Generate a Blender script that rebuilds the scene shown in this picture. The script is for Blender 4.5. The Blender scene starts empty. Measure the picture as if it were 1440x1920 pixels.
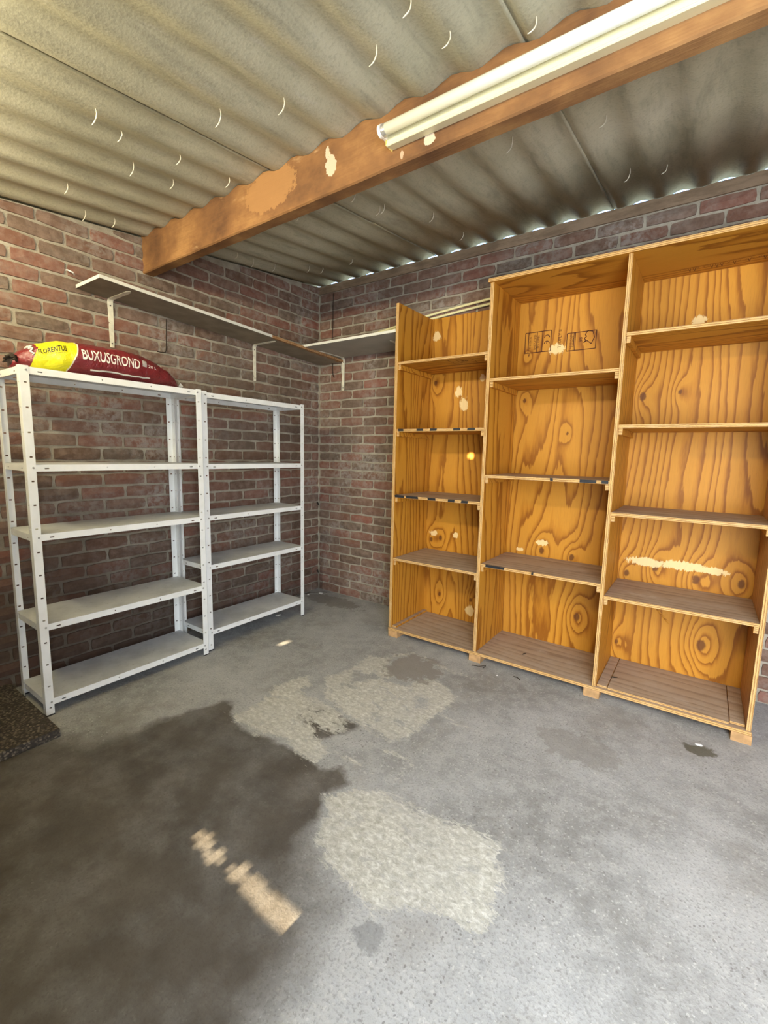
import bpy, bmesh, math, random
import numpy as np
from mathutils import Vector, Matrix, noise as mnoise
SC = bpy.context.scene
COL = SC.collection
rnd = random.Random(7)

# ------------------------------------------------------------------ camera
F_PX, YAW, PITCH, ROLL = 845.0, math.radians(35.302), math.radians(-7.400), math.radians(1.262)
CAM = Vector((2.9336, -3.0790, 1.3))
_fw = Vector((-math.sin(YAW)*math.cos(PITCH), math.cos(YAW)*math.cos(PITCH), math.sin(PITCH)))
_r = Vector((math.cos(YAW), math.sin(YAW), 0)); _u = _r.cross(_fw)
_R = _r*math.cos(ROLL)+_u*math.sin(ROLL); _U = -_r*math.sin(ROLL)+_u*math.cos(ROLL)
cd = bpy.data.cameras.new('camera'); co = bpy.data.objects.new('camera', cd); COL.objects.link(co)
cd.sensor_fit = 'HORIZONTAL'; cd.sensor_width = 36.0; cd.lens = 36.0*F_PX/1440.0
cd.clip_start = 0.02
m = Matrix.Identity(4)
for i in range(3):
    m[i][0], m[i][1], m[i][2], m[i][3] = _R[i], _U[i], -_fw[i], CAM[i]
co.matrix_world = m
SC.camera = co
def project(p):
    v = Vector(p)-CAM; d = v.dot(_fw)
    return (720+F_PX*v.dot(_R)/d, 960-F_PX*v.dot(_U)/d, d) if d > 0.05 else None

# ------------------------------------------------------------------ light
SC.view_settings.view_transform = 'Standard'; SC.view_settings.look = 'None'
SC.view_settings.gamma = 1.0; SC.view_settings.use_curve_mapping = False
SC.view_settings.exposure = 0.0
W = bpy.data.worlds.new('world'); SC.world = W; W.use_nodes = True
bg = W.node_tree.nodes['Background']
sky = W.node_tree.nodes.new('ShaderNodeTexSky'); sky.sky_type = 'NISHITA'
sky.sun_disc = False; sky.sun_elevation = math.radians(35); sky.sun_rotation = math.radians(180)
W.node_tree.links.new(sky.outputs[0], bg.inputs[0]); bg.inputs[1].default_value = 1.1
sl = bpy.data.lights.new('sun', 'SUN'); sl.energy = 48.0; sl.angle = math.radians(0.53); sl.color = (1, 0.80, 0.52)
so = bpy.data.objects.new('sun', sl); COL.objects.link(so)
SUN_EL = math.radians(15)
sd = Vector((0, math.cos(SUN_EL), -math.sin(SUN_EL)))
so.rotation_euler = sd.to_track_quat('-Z', 'Y').to_euler()
def area(name, loc, rot, sx, sy, e, col):
    l = bpy.data.lights.new(name, 'AREA'); l.shape = 'RECTANGLE'; l.size = sx; l.size_y = sy; l.energy = e; l.color = col
    o = bpy.data.objects.new(name, l); COL.objects.link(o); o.location = loc; o.rotation_euler = rot; return o
# daylight from the yard, outside the open doorway behind the camera
area('doorway_daylight', (4.15, -3.95, 1.55), (math.radians(88), 0, math.radians(22)), 2.4, 2.7, 395, (0.90, 0.97, 1.04))
# warm lamp added to brighten the left ceiling, at an invented strip opening
area('added_ceiling_fill', (1.08, -3.22, 2.275), (math.radians(112), 0, 0), 1.8, .12, 52, (1.0, 0.91, 0.64))

# ------------------------------------------------------------------ node helpers
class NT:
    def __init__(s, name, rough=0.8, metal=0.0, spec=0.3):
        s.m = bpy.data.materials.new(name); s.m.use_nodes = True; s.t = s.m.node_tree
        s.b = s.t.nodes['Principled BSDF']
        s.b.inputs['Roughness'].default_value = rough; s.b.inputs['Metallic'].default_value = metal
        s.b.inputs['Specular IOR Level'].default_value = spec
    def n(s, k, **kw):
        o = s.t.nodes.new(k)
        for a, b in kw.items(): setattr(o, a, b)
        return o
    def l(s, a, b): s.t.links.new(a, b)
    def pos(s, kind='geo'):
        if kind == 'geo': return s.n('ShaderNodeNewGeometry').outputs['Position']
        return s.n('ShaderNodeTexCoord').outputs['Object']
    def mapping(s, v, scale=(1, 1, 1), loc=(0, 0, 0)):
        o = s.n('ShaderNodeMapping'); s.l(v, o.inputs[0]); o.inputs['Scale'].default_value = scale; o.inputs['Location'].default_value = loc
        return o.outputs[0]
    def noise(s, v, scale, detail=4, rough=0.5, dist=0.0, out=0):
        o = s.n('ShaderNodeTexNoise'); s.l(v, o.inputs['Vector']); o.inputs['Scale'].default_value = scale
        o.inputs['Detail'].default_value = detail; o.inputs['Roughness'].default_value = rough; o.inputs['Distortion'].default_value = dist
        return o.outputs[out]
    def vor(s, v, scale, out='Distance', feature='F1'):
        o = s.n('ShaderNodeTexVoronoi'); o.feature = feature; s.l(v, o.inputs['Vector']); o.inputs['Scale'].default_value = scale
        return o.outputs[out]
    def math(s, op, a, b=None, c=None, clamp=False):
        o = s.n('ShaderNodeMath'); o.operation = op; o.use_clamp = clamp
        for i, x in enumerate((a, b, c)):
            if x is None: continue
            if isinstance(x, (int, float)): o.inputs[i].default_value = x
            else: s.l(x, o.inputs[i])
        return o.outputs[0]
    def ramp(s, v, lo, hi):     # smoothstep
        o = s.n('ShaderNodeMapRange'); o.interpolation_type = 'SMOOTHSTEP'; s.l(v, o.inputs[0])
        o.inputs[1].default_value = lo; o.inputs[2].default_value = hi
        return o.outputs[0]
    def cr(s, v, pts):
        o = s.n('ShaderNodeValToRGB'); s.l(v, o.inputs[0]); e = o.color_ramp.elements
        while len(e) < len(pts): e.new(0.5)
        for el, (p, c) in zip(e, pts): el.position = p; el.color = (*c, 1)
        return o.outputs[0]
    def mix(s, f, a, b, mode='MIX'):
        o = s.n('ShaderNodeMix'); o.data_type = 'RGBA'; o.blend_type = mode
        for i, x in ((0, f), (6, a), (7, b)):
            if isinstance(x, (int, float)): o.inputs[i].default_value = x
            elif isinstance(x, tuple): o.inputs[i].default_value = (*x, 1)
            else: s.l(x, o.inputs[i])
        return o.outputs[2]
    def attr(s, name): 
        o = s.n('ShaderNodeAttribute'); o.attribute_name = name; return o.outputs['Fac']
    def sep(s, v):
        o = s.n('ShaderNodeSeparateXYZ'); s.l(v, o.inputs[0]); return o.outputs
    def ell(s, v, c, r):        # 1 - normalised distance to an ellipse centre
        a = s.n('ShaderNodeVectorMath'); a.operation = 'SUBTRACT'; s.l(v, a.inputs[0]); a.inputs[1].default_value = c
        b = s.n('ShaderNodeVectorMath'); b.operation = 'DIVIDE'; s.l(a.outputs[0], b.inputs[0]); b.inputs[1].default_value = r
        d = s.n('ShaderNodeVectorMath'); d.operation = 'LENGTH'; s.l(b.outputs[0], d.inputs[0])
        return s.math('SUBTRACT', 1.0, d.outputs['Value'])
    def color(s, c):
        if isinstance(c, tuple): s.b.inputs['Base Color'].default_value = (*c, 1)
        else: s.l(c, s.b.inputs['Base Color'])
        return s
    def rough(s, v): s.l(v, s.b.inputs['Roughness'])
    def bump(s, h, strength=0.3, dist=0.01):
        o = s.n('ShaderNodeBump'); s.l(h, o.inputs['Height']); o.inputs['Strength'].default_value = strength; o.inputs['Distance'].default_value = dist
        s.l(o.outputs[0], s.b.inputs['Normal'])
def plain(name, c, rough=0.7, metal=0.0, spec=0.3, var=0.12, scale=30):
    t = NT(name, rough, metal, spec); p = t.pos()
    n = t.noise(p, scale, 4)
    t.color(t.mix(t.ramp(n, .3, .7), tuple(x*(1-var) for x in c), tuple(min(1, x*(1+var)) for x in c)))
    return t.m

# ------------------------------------------------------------------ materials
def mat_brick():
    t = NT('brick_clay', 0.92, spec=0.15); g = t.n('ShaderNodeNewGeometry'); p = g.outputs['Position']
    oi = t.n('ShaderNodeObjectInfo').outputs['Random']
    r = t.math('FRACT', t.math('ADD', t.math('MULTIPLY', g.outputs['Random Per Island'], 7.13), t.math('MULTIPLY', oi, 3.7)))
    base = t.cr(r, [(0, (.120, .078, .052)), (.22, (.185, .098, .066)), (.45, (.235, .105, .074)), (.65, (.185, .115, .082)), (.82, (.135, .100, .072)), (1, (.27, .100, .068))])
    n1 = t.noise(p, 22, 6, .65); n2 = t.noise(p, 120, 4, .6)
    c = t.mix(t.ramp(n1, .35, .7), base, t.mix(.5, base, (.34, .24, .19)))
    c = t.mix(t.math('MULTIPLY', t.ramp(n2, .55, .75), .5), c, (.12, .08, .065))
    # lime bloom and cement smears, broad and fixed to the wall
    b = t.noise(p, 2.2, 5, .6, .4); b2 = t.noise(p, 30, 5, .7)
    mk = t.math('MULTIPLY', t.ramp(b, .44, .64), t.ramp(b2, .40, .60))
    c = t.mix(t.math('MULTIPLY', mk, .65), c, (.37, .33, .29))
    s = t.math('MULTIPLY', t.ramp(t.noise(t.mapping(p, loc=(5, 2, 3)), 1.3, 3), .46, .66), .55)
    c = t.mix(s, c, (.13, .10, .075))
    c = low_wall_shade(t, c, p)
    t.color(c); t.bump(t.math('ADD', t.math('MULTIPLY', n1, .6), t.math('MULTIPLY', n2, .5)), .6, .004)
    return t.m
def low_wall_shade(t, c, p):          # shade painted into the colour low on the left wall, thinning out upward
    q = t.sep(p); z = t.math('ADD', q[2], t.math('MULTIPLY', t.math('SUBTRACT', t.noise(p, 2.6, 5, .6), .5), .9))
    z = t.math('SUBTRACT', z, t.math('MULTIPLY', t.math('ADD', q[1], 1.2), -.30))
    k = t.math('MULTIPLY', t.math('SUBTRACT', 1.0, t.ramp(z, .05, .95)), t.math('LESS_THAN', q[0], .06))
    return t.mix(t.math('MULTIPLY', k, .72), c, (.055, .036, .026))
def mat_mortar():
    t = NT('mortar', 0.95, spec=0.1); p = t.pos()
    n1 = t.noise(p, 9, 6, .6); n2 = t.noise(p, 160, 3, .6)
    c = t.cr(n1, [(.3, (.27, .235, .175)), (.55, (.41, .365, .285)), (.75, (.50, .455, .37))])
    c = t.mix(t.math('MULTIPLY', t.ramp(n2, .55, .7), .4), c, (.16, .135, .11))
    c = low_wall_shade(t, c, p)
    t.color(c); t.bump(t.math('ADD', n2, t.math('MULTIPLY', n1, .5)), .7, .004); return t.m
def mat_floor():
    t = NT('concrete_floor', 0.72, spec=0.35); p = t.pos()
    n1 = t.noise(p, 1.6, 6, .6); n2 = t.noise(p, 14, 6, .65); n3 = t.noise(p, 110, 4, .7)
    c = t.cr(n1, [(.36, (.245, .24, .225)), (.5, (.33, .33, .318)), (.64, (.42, .42, .408))])
    c = t.mix(t.math('MULTIPLY', t.ramp(n2, .40, .62), .42), c, (.48, .475, .455))
    c = t.mix(t.math('MULTIPLY', t.ramp(n3, .48, .66), .55), c, (.19, .185, .17))
    c = t.mix(t.math('MULTIPLY', t.ramp(t.noise(p, 70, 3, .7, .5), .56, .70), .55), c, (.55, .54, .50))
    c = t.mix(t.math('MULTIPLY', t.ramp(t.noise(t.mapping(p, loc=(9, 4, 0)), 2.6, 6, .65), .52, .66), .35), c, (.23, .21, .18))
    # exposed aggregate specks
    ms = t.ramp(t.noise(p, 2.2, 3), .38, .62)
    v = t.vor(t.mapping(p, scale=(1, 1, .2)), 62); dv = t.n('ShaderNodeVectorMath'); dv.operation = 'MULTIPLY_ADD'; t.l(t.noise(p, 95, 2, .5, out=1), dv.inputs[0]); dv.inputs[1].default_value = (.012, .012, 0); t.l(p, dv.inputs[2])
    vc = t.n('ShaderNodeTexVoronoi'); t.l(dv.outputs[0], vc.inputs['Vector']); vc.inputs['Scale'].default_value = 88
    sel = t.sep(vc.outputs['Color'])[0]
    dk = t.math('MULTIPLY', t.math('LESS_THAN', vc.outputs['Distance'], .30), t.math('GREATER_THAN', sel, .78))
    lt = t.math('MULTIPLY', t.math('LESS_THAN', vc.outputs['Distance'], .26), t.math('LESS_THAN', sel, .12))
    c = t.mix(t.math('MULTIPLY', t.math('MULTIPLY', dk, ms), .62), c, (.15, .14, .13))
    c = t.mix(t.math('MULTIPLY', lt, .55), c, (.58, .57, .54))
    # damp stain
    dd = t.math('ADD', t.attr('damp'), t.math('MULTIPLY', t.math('SUBTRACT', t.noise(p, 9, 5, .6), .5), .12))
    yy = t.sep(p)[1]
    wd = t.math('ADD', .03, t.math('MULTIPLY', t.math('SUBTRACT', 1.0, t.ramp(yy, -2.25, -1.95)), .14))
    dm = t.math('MULTIPLY', t.math('DIVIDE', t.math('ADD', dd, .012), wd, clamp=True), t.math('ADD', .76, t.math('MULTIPLY', t.ramp(t.noise(p, 5, 5, .6), .35, .6), .20)))
    damp = t.cr(t.noise(p, 3.5, 6, .65), [(.3, (.060, .050, .040)), (.55, (.100, .086, .070)), (.75, (.155, .137, .115))])
    damp = t.mix(t.math('MULTIPLY', t.ramp(n3, .5, .7), .35), damp, (.06, .05, .04))
    c = t.mix(dm, c, damp)
    # peeled cement skin
    st = t.noise(t.mapping(p, scale=(1, 2.6, 1)), 15, 6, .8, .9)
    pd = t.math('ADD', t.attr('patch'), t.math('MULTIPLY', t.math('SUBTRACT', st, .5), .20))
    pd = t.math('ADD', pd, t.math('MULTIPLY', t.math('SUBTRACT', t.noise(p, 60, 5, .7), .5), .045))
    hole = t.noise(t.mapping(p, scale=(1, 1.6, 1)), 7.5, 7, .72, .8)
    pm = t.ramp(pd, -.002, .005)
    far = t.ramp(t.sep(p)[1], -1.75, -1.55)      # the two far patches are worn through in places
    pm = t.math('MULTIPLY', pm, t.math('SUBTRACT', 1.0, t.math('MULTIPLY', t.ramp(hole, .56, .60), t.math('ADD', .40, t.math('MULTIPLY', far, .35)))))
    pm = t.math('MULTIPLY', pm, t.math('ADD', .82, t.math('MULTIPLY', t.ramp(t.noise(p, 3.5, 5, .6), .38, .6), .18)))
    pc = t.cr(t.noise(t.mapping(p, scale=(1, 1.5, 1)), 38, 8, .8, .5), [(.34, (.33, .315, .265)), (.5, (.50, .485, .42)), (.64, (.72, .71, .645))])
    wear = t.math('MULTIPLY', t.ramp(st, .54, .60), .28)
    c2 = t.mix(t.math('SUBTRACT', pm, t.math('MULTIPLY', pm, wear)), c, pc)
    scr = t.math('MULTIPLY', t.ramp(t.noise(t.mapping(p, scale=(1, 3, 1)), 24, 6, .8, 2.0), .60, .66), t.ramp(t.attr('patch'), -.16, 0.0))
    c2 = t.mix(t.math('MULTIPLY', scr, .45), c2, (.60, .59, .53))
    # small dark moss spot near the shelving and a few blots
    for (x, y, rx, ry, col, k) in ((1.58, -.83, .20, .19, (.24, .215, .185), .75), (3.03, -.70, .075, .045, (.10, .09, .06), .85), (2.57, -1.02, .20, .12, (.24, .225, .20), .5), (2.30, -2.22, .05, .045, (.20, .20, .195), .6), (.35, -.2, .35, .12, (.16, .145, .12), .6)):
        e = t.math('ADD', t.ell(p, (x, y, 0), (rx, ry, 1)), t.math('MULTIPLY', t.math('SUBTRACT', t.noise(p, 13, 6, .7), .5), 2.4))
        c2 = t.mix(t.math('MULTIPLY', t.ramp(e, 0, .25), k), c2, col)
    t.color(c2)
    h = t.math('ADD', t.math('MULTIPLY', n3, .5), t.math('ADD', n2, t.math('MULTIPLY', pm, .5)))
    t.bump(h, .45, .004); t.rough(t.mix(dm, (.75, .75, .75), (.55, .55, .55))); return t.m
def mat_roof():
    t = NT('fibre_cement_roof', 0.9, spec=0.2); p = t.pos()
    n1 = t.noise(p, 1.3, 5, .6); n2 = t.noise(t.mapping(p, scale=(4, .8, 1)), 5, 6, .65, .3); n3 = t.noise(p, 90, 4, .6)
    c = t.cr(n1, [(.3, (.40, .37, .255)), (.55, (.50, .465, .33)), (.75, (.58, .535, .40))])
    c = t.mix(t.math('MULTIPLY', t.ramp(n2, .45, .72), .45), c, (.22, .205, .15))
    c = t.mix(t.math('MULTIPLY', t.ramp(t.noise(t.mapping(p, loc=(3, 1, 0), scale=(3, .7, 1)), 6, 5, .7), .58, .75), .45), c, (.56, .53, .45))
    c = t.mix(t.math('MULTIPLY', t.ramp(n3, .5, .7), .25), c, (.20, .18, .14))
    t.color(c); t.bump(t.math('ADD', n3, n2), .35, .003); return t.m
def wood_core(t, p, long_axis, k=9.0, seed=0.0):
    sc = {'z': (2.9, 2.9, .42), 'x': (.42, 2.9, 2.9), 'y': (2.9, .42, 2.9)}[long_axis]
    sf = {'z': (1, 1, .04), 'x': (.04, 1, 1), 'y': (1, .04, 1)}[long_axis]
    q = t.mapping(p, scale=sc, loc=(seed, seed*1.7, seed*.6))
    h = t.noise(q, .85, 1.5, .45, .15)
    h2 = t.noise(t.mapping(q, scale=(4, 4, 4)), 1.0, 4, .6, .2)
    sx = t.sep(p); ac = t.math('ADD', sx[0], sx[1]) if long_axis == 'z' else t.math('ADD', sx[1], sx[2])
    h = t.math('ADD', t.math('MULTIPLY', h, k*.85), t.math('ADD', t.math('MULTIPLY', h2, .8), t.math('MULTIPLY', ac, 8.5)))
    h = t.math('ADD', h, t.attr('knot_h'))
    fr = t.math('FRACT', t.math('MULTIPLY', h, 1.95))
    fib = t.noise(t.mapping(p, scale=sf), 260, 3, .7)
    return fr, fib
def mat_ply(name, axis, seed=0.0, light=(.56, .250, .026), mid=(.47, .190, .016), dark=(.28, .095, .007), special=False):
    t = NT(name, 0.5, spec=0.22); p = t.pos()
    fr, fib = wood_core(t, p, axis, 9.0, seed)
    c = t.cr(fr, [(0, light), (.45, light), (.66, mid), (.84, dark), (.91, dark), (.97, light)])
    big = t.noise(t.mapping(p, loc=(seed, 0, 0)), 1.7, 4)
    c = t.mix(t.math('MULTIPLY', t.ramp(big, .35, .7), .35), c, t.mix(.5, c, (.45, .22, .05)))
    c = t.mix(t.math('MULTIPLY', t.ramp(fib, .45, .75), .22), c, (.26, .11, .02))
    if special:
        core = t.math('ADD', t.attr('knot_core'), t.math('MULTIPLY', t.math('SUBTRACT', t.noise(p, 60, 3), .5), .5))
        c = t.mix(t.math('MULTIPLY', t.ramp(core, .35, .75), .88), c, (.13, .045, .012))
        pl = t.math('ADD', t.attr('pale'), t.math('MULTIPLY', t.math('SUBTRACT', t.noise(t.mapping(p, scale=(1, 1, .35)), 75, 5, .75), .5), 1.5))
        c = t.mix(t.math('MULTIPLY', t.ramp(pl, .30, .42), .85), c, (.86, .66, .33))
    t.color(c); t.bump(t.math('ADD', fib, t.math('MULTIPLY', fr, .3)), .2, .002); return t.m
def mat_edge(name, comp):
    t = NT(name, 0.8, spec=0.2); p = t.pos(); x = t.sep(t.pos('geo'))[comp]
    n = t.noise(p, 40, 4, .7)
    s = t.math('FRACT', t.math('ADD', t.math('MULTIPLY', x, 115), t.math('MULTIPLY', n, .8)))
    c = t.cr(s, [(0, (.62, .40, .16)), (.45, (.58, .34, .12)), (.6, (.26, .125, .04)), (.8, (.30, .15, .05)), (1, (.62, .40, .16))])
    c = t.mix(t.math('MULTIPLY', t.ramp(t.noise(p, 14, 4, .7), .45, .7), .4), c, (.62, .42, .22))
    t.color(c); t.bump(n, .3, .002); return t.m
def mat_dusty(name, axis='x'):
    t = NT(name, 0.85, spec=0.15); p = t.pos()
    fr, fib = wood_core(t, p, axis, 5.0, 4.0)
    c = t.cr(fr, [(0, (.43, .32, .22)), (.6, (.38, .275, .185)), (.85, (.28, .195, .13)), (1, (.43, .32, .22))])
    n = t.noise(p, 7, 6, .7)
    c = t.mix(t.math('MULTIPLY', t.ramp(n, .4, .7), .55), c, (.45, .37, .29))
    c = t.mix(t.math('MULTIPLY', t.ramp(t.noise(t.mapping(p, scale=(.5, 1.6, 1)), 11, 5, .7), .62, .70), .55), c, (.52, .43, .34))
    c = t.mix(t.math('MULTIPLY', t.ramp(fib, .5, .75), .25), c, (.16, .11, .08))
    t.color(c); t.bump(fib, .15, .002); return t.m
def mat_steel():
    t = NT('white_painted_steel', 0.42, spec=0.45); p = t.pos()
    n = t.noise(p, 8, 5, .6); f = t.noise(p, 70, 5, .75)
    c = t.mix(t.ramp(n, .35, .7), (.90, .90, .87), (.82, .82, .78))
    c = t.mix(t.math('MULTIPLY', t.ramp(f, .66, .74), .35), c, (.30, .25, .19))
    t.color(c); t.bump(n, .05, .002); return t.m
def mat_steel_top():
    t = NT('dusty_white_shelf_top', 0.6, spec=0.35); p = t.pos()
    n = t.noise(p, 5, 6, .65); f = t.noise(p, 38, 5, .75)
    c = t.mix(t.ramp(n, .35, .7), (.66, .67, .67), (.50, .51, .51))
    c = t.mix(t.math('MULTIPLY', t.ramp(f, .60, .68), .45), c, (.25, .22, .18))
    t.color(c); t.bump(f, .06, .002); return t.m
def mat_beam():
    t = NT('old_timber', 0.75, spec=0.2); p = t.pos()
    fib = t.noise(t.mapping(p, scale=(.06, 1, 1)), 120, 4, .7); n = t.noise(t.mapping(p, scale=(.8, 1, 1)), 4, 5, .6)
    c = t.cr(n, [(.32, (.115, .055, .026)), (.5, (.235, .115, .045)), (.66, (.38, .20, .075))])
    c = t.mix(t.math('MULTIPLY', t.ramp(fib, .4, .7), .4), c, (.20, .09, .035))
    c = t.mix(t.math('MULTIPLY', t.ramp(t.noise(t.mapping(p, scale=(.35, 1, 1)), 9, 5, .7), .6, .72), .5), c, (.60, .40, .21))
    w = t.noise(p, 26, 5, .7)
    # bare lighter wood with a torn edge and flakes of old plaster that sit on the near face
    for cx, cz, rx, rz, col, k in ((1.17, 2.50, .20, .11, (.36, .185, .07), .75), (1.548, 2.482, .035, .055, (.56, .46, .34), .9), (1.53, 2.535, .015, .03, (.56, .46, .34), .9), (2.02, 2.418, .028, .028, (.60, .50, .38), .9), (1.905, 2.40, .01, .02, (.6, .42, .3), .7), (1.83, 2.50, .01, .02, (.6, .42, .3), .7)):
        e = t.math('ADD', t.ell(p, (cx, -1.56, cz), (rx, .02, rz)), t.math('MULTIPLY', t.math('SUBTRACT', w, .5), 1.6 if rx < .1 else .9))
        c = t.mix(t.math('MULTIPLY', t.ramp(e, .15, .2), k), c, col)
    t.color(c); t.bump(fib, .35, .003); return t.m
def mat_slab():
    t = NT('washed_aggregate', 0.8); p = t.pos()
    v = t.n('ShaderNodeTexVoronoi'); t.l(p, v.inputs['Vector']); v.inputs['Scale'].default_value = 85
    c = t.mix(t.sep(v.outputs['Color'])[0], (.05, .042, .032), (.22, .18, .13))
    c = t.mix(t.ramp(v.outputs['Distance'], .35, .6), c, (.05, .042, .035))
    t.color(c); t.bump(t.math('MULTIPLY', v.outputs['Distance'], -1), .8, .006); return t.m
def mat_bag():
    t = NT('soil_bag_film', 0.28, spec=0.5); p = t.pos(); s = t.sep(p)
    y = t.math('ADD', s[1], t.math('MULTIPLY', t.math('SUBTRACT', s[2], 1.72), -.35))
    y = t.math('ADD', y, t.math('MULTIPLY', t.math('SUBTRACT', t.noise(p, 9, 2), .5), .03))
    red = (.20, .022, .026); yel = (.80, .74, .015)
    c = t.mix(t.math('GREATER_THAN', y, -2.325), (.025, .02, .02), red)
    c = t.mix(t.math('GREATER_THAN', y, -2.268), c, yel)
    c = t.mix(t.math('GREATER_THAN', y, -2.128), c, (.85, .78, .60))
    c = t.mix(t.math('GREATER_THAN', y, -2.122), c, red)
    c = t.mix(t.math('MULTIPLY', t.math('LESS_THAN', s[0], .235), t.math('GREATER_THAN', y, -2.0)), c, (.08, .012, .014))
    t.color(c); t.bump(t.noise(t.mapping(p, scale=(1, 1, 1)), 34, 4, .55, 1.4), .55, .012); return t.m
def mat_chip():
    t = NT('chipboard', 0.9); p = t.pos(); n = t.noise(p, 55, 5, .7)
    t.color(t.cr(n, [(.35, (.20, .10, .045)), (.5, (.36, .19, .08)), (.7, (.50, .31, .15))])); t.bump(n, .6, .003); return t.m
def mat_rust():
    t = NT('old_wall_plate_timber', 0.85); p = t.pos()
    n = t.noise(t.mapping(p, scale=(.25, 1, 1)), 30, 5, .7); b = t.noise(p, 3, 4)
    c = t.cr(b, [(.3, (.20, .135, .085)), (.6, (.33, .235, .155)), (.8, (.42, .33, .24))])
    t.color(t.mix(t.math('MULTIPLY', t.ramp(n, .4, .65), .5), c, (.13, .085, .05))); t.bump(n, .5, .004); return t.m

M = dict(brick=mat_brick(), mortar=mat_mortar(), floor=mat_floor(), roof=mat_roof(),
         ply_z=mat_ply('plywood_upright_grain', 'z', 0.0), ply_x=mat_ply('plywood_long_grain', 'x', 3.0),
         ply_back=mat_ply('plywood_back_panel', 'z', 6.0, special=True),
         ply_dark=mat_ply('weathered_plywood_side', 'z', 2.0, light=(.44, .22, .09), mid=(.36, .165, .06), dark=(.22, .09, .03)),
         edge_h=mat_edge('ply_edge_layers_flat', 2), edge_v=mat_edge('ply_edge_layers_upright', 0), dusty=mat_dusty('dusty_plywood'),
         steel=mat_steel(), steel_top=mat_steel_top(), beam=mat_beam(), slab=mat_slab(), bag=mat_bag(), chip=mat_chip(), plate=mat_rust(),
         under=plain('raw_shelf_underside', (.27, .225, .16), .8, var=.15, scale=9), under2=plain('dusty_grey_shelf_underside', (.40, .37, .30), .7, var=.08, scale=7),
         white=plain('white_melamine', (.70, .68, .60), .5, var=.06, scale=6),
         footw=plain('foot_block_wood', (.46, .27, .12), .8, var=.2, scale=25), cream=plain('cream_plastic', (.80, .74, .42), .4, var=.05),
         black=plain('black_tape', (.02, .02, .022), .5), ink=plain('brown_black_ink', (.07, .018, .010), .8),
         pencil=plain('pencil_grey', (.16, .075, .03), .8),
         bolt=plain('zinc_bolt', (.45, .44, .40), .35, .8), lampw=plain('lamp_enamel', (.76, .70, .44), .35, spec=.5, var=.03, scale=5),
         tube=plain('tube_glass', (.78, .78, .68), .12, spec=.6, var=.02, scale=4), alu=plain('aluminium_cap', (.62, .60, .56), .35, .7),
         capw=plain('white_plastic_cap', (.82, .74, .66), .4), ywood=plain('yellowed_end_plate', (.80, .58, .16), .5),
         web=plain('cobweb_silk', (.72, .66, .52), .9), wire=plain('rusty_black_wire', (.035, .024, .016), .7),
         bracket=plain('cream_bracket_enamel', (.74, .70, .56), .45, spec=.4), textw=plain('white_print', (.88, .82, .72), .4),
         textd=plain('dark_print', (.035, .02, .005), .4), leaf=plain('dead_leaf', (.04, .028, .018), .8), chipw=plain('white_chip', (.82, .82, .80), .6),
         cem=plain('cement_crumb', (.40, .38, .34), .9), foil=plain('bag_seam', (.62, .60, .55), .35), label=plain('grey_label', (.42, .38, .34), .5),
         grass=plain('outside_paving', (.33, .32, .29), .9), sunshade=plain('sunshade_render', (.30, .28, .25), .9),
         doorw=plain('weathered_door_boards', (.22, .17, .12), .8))

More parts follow.
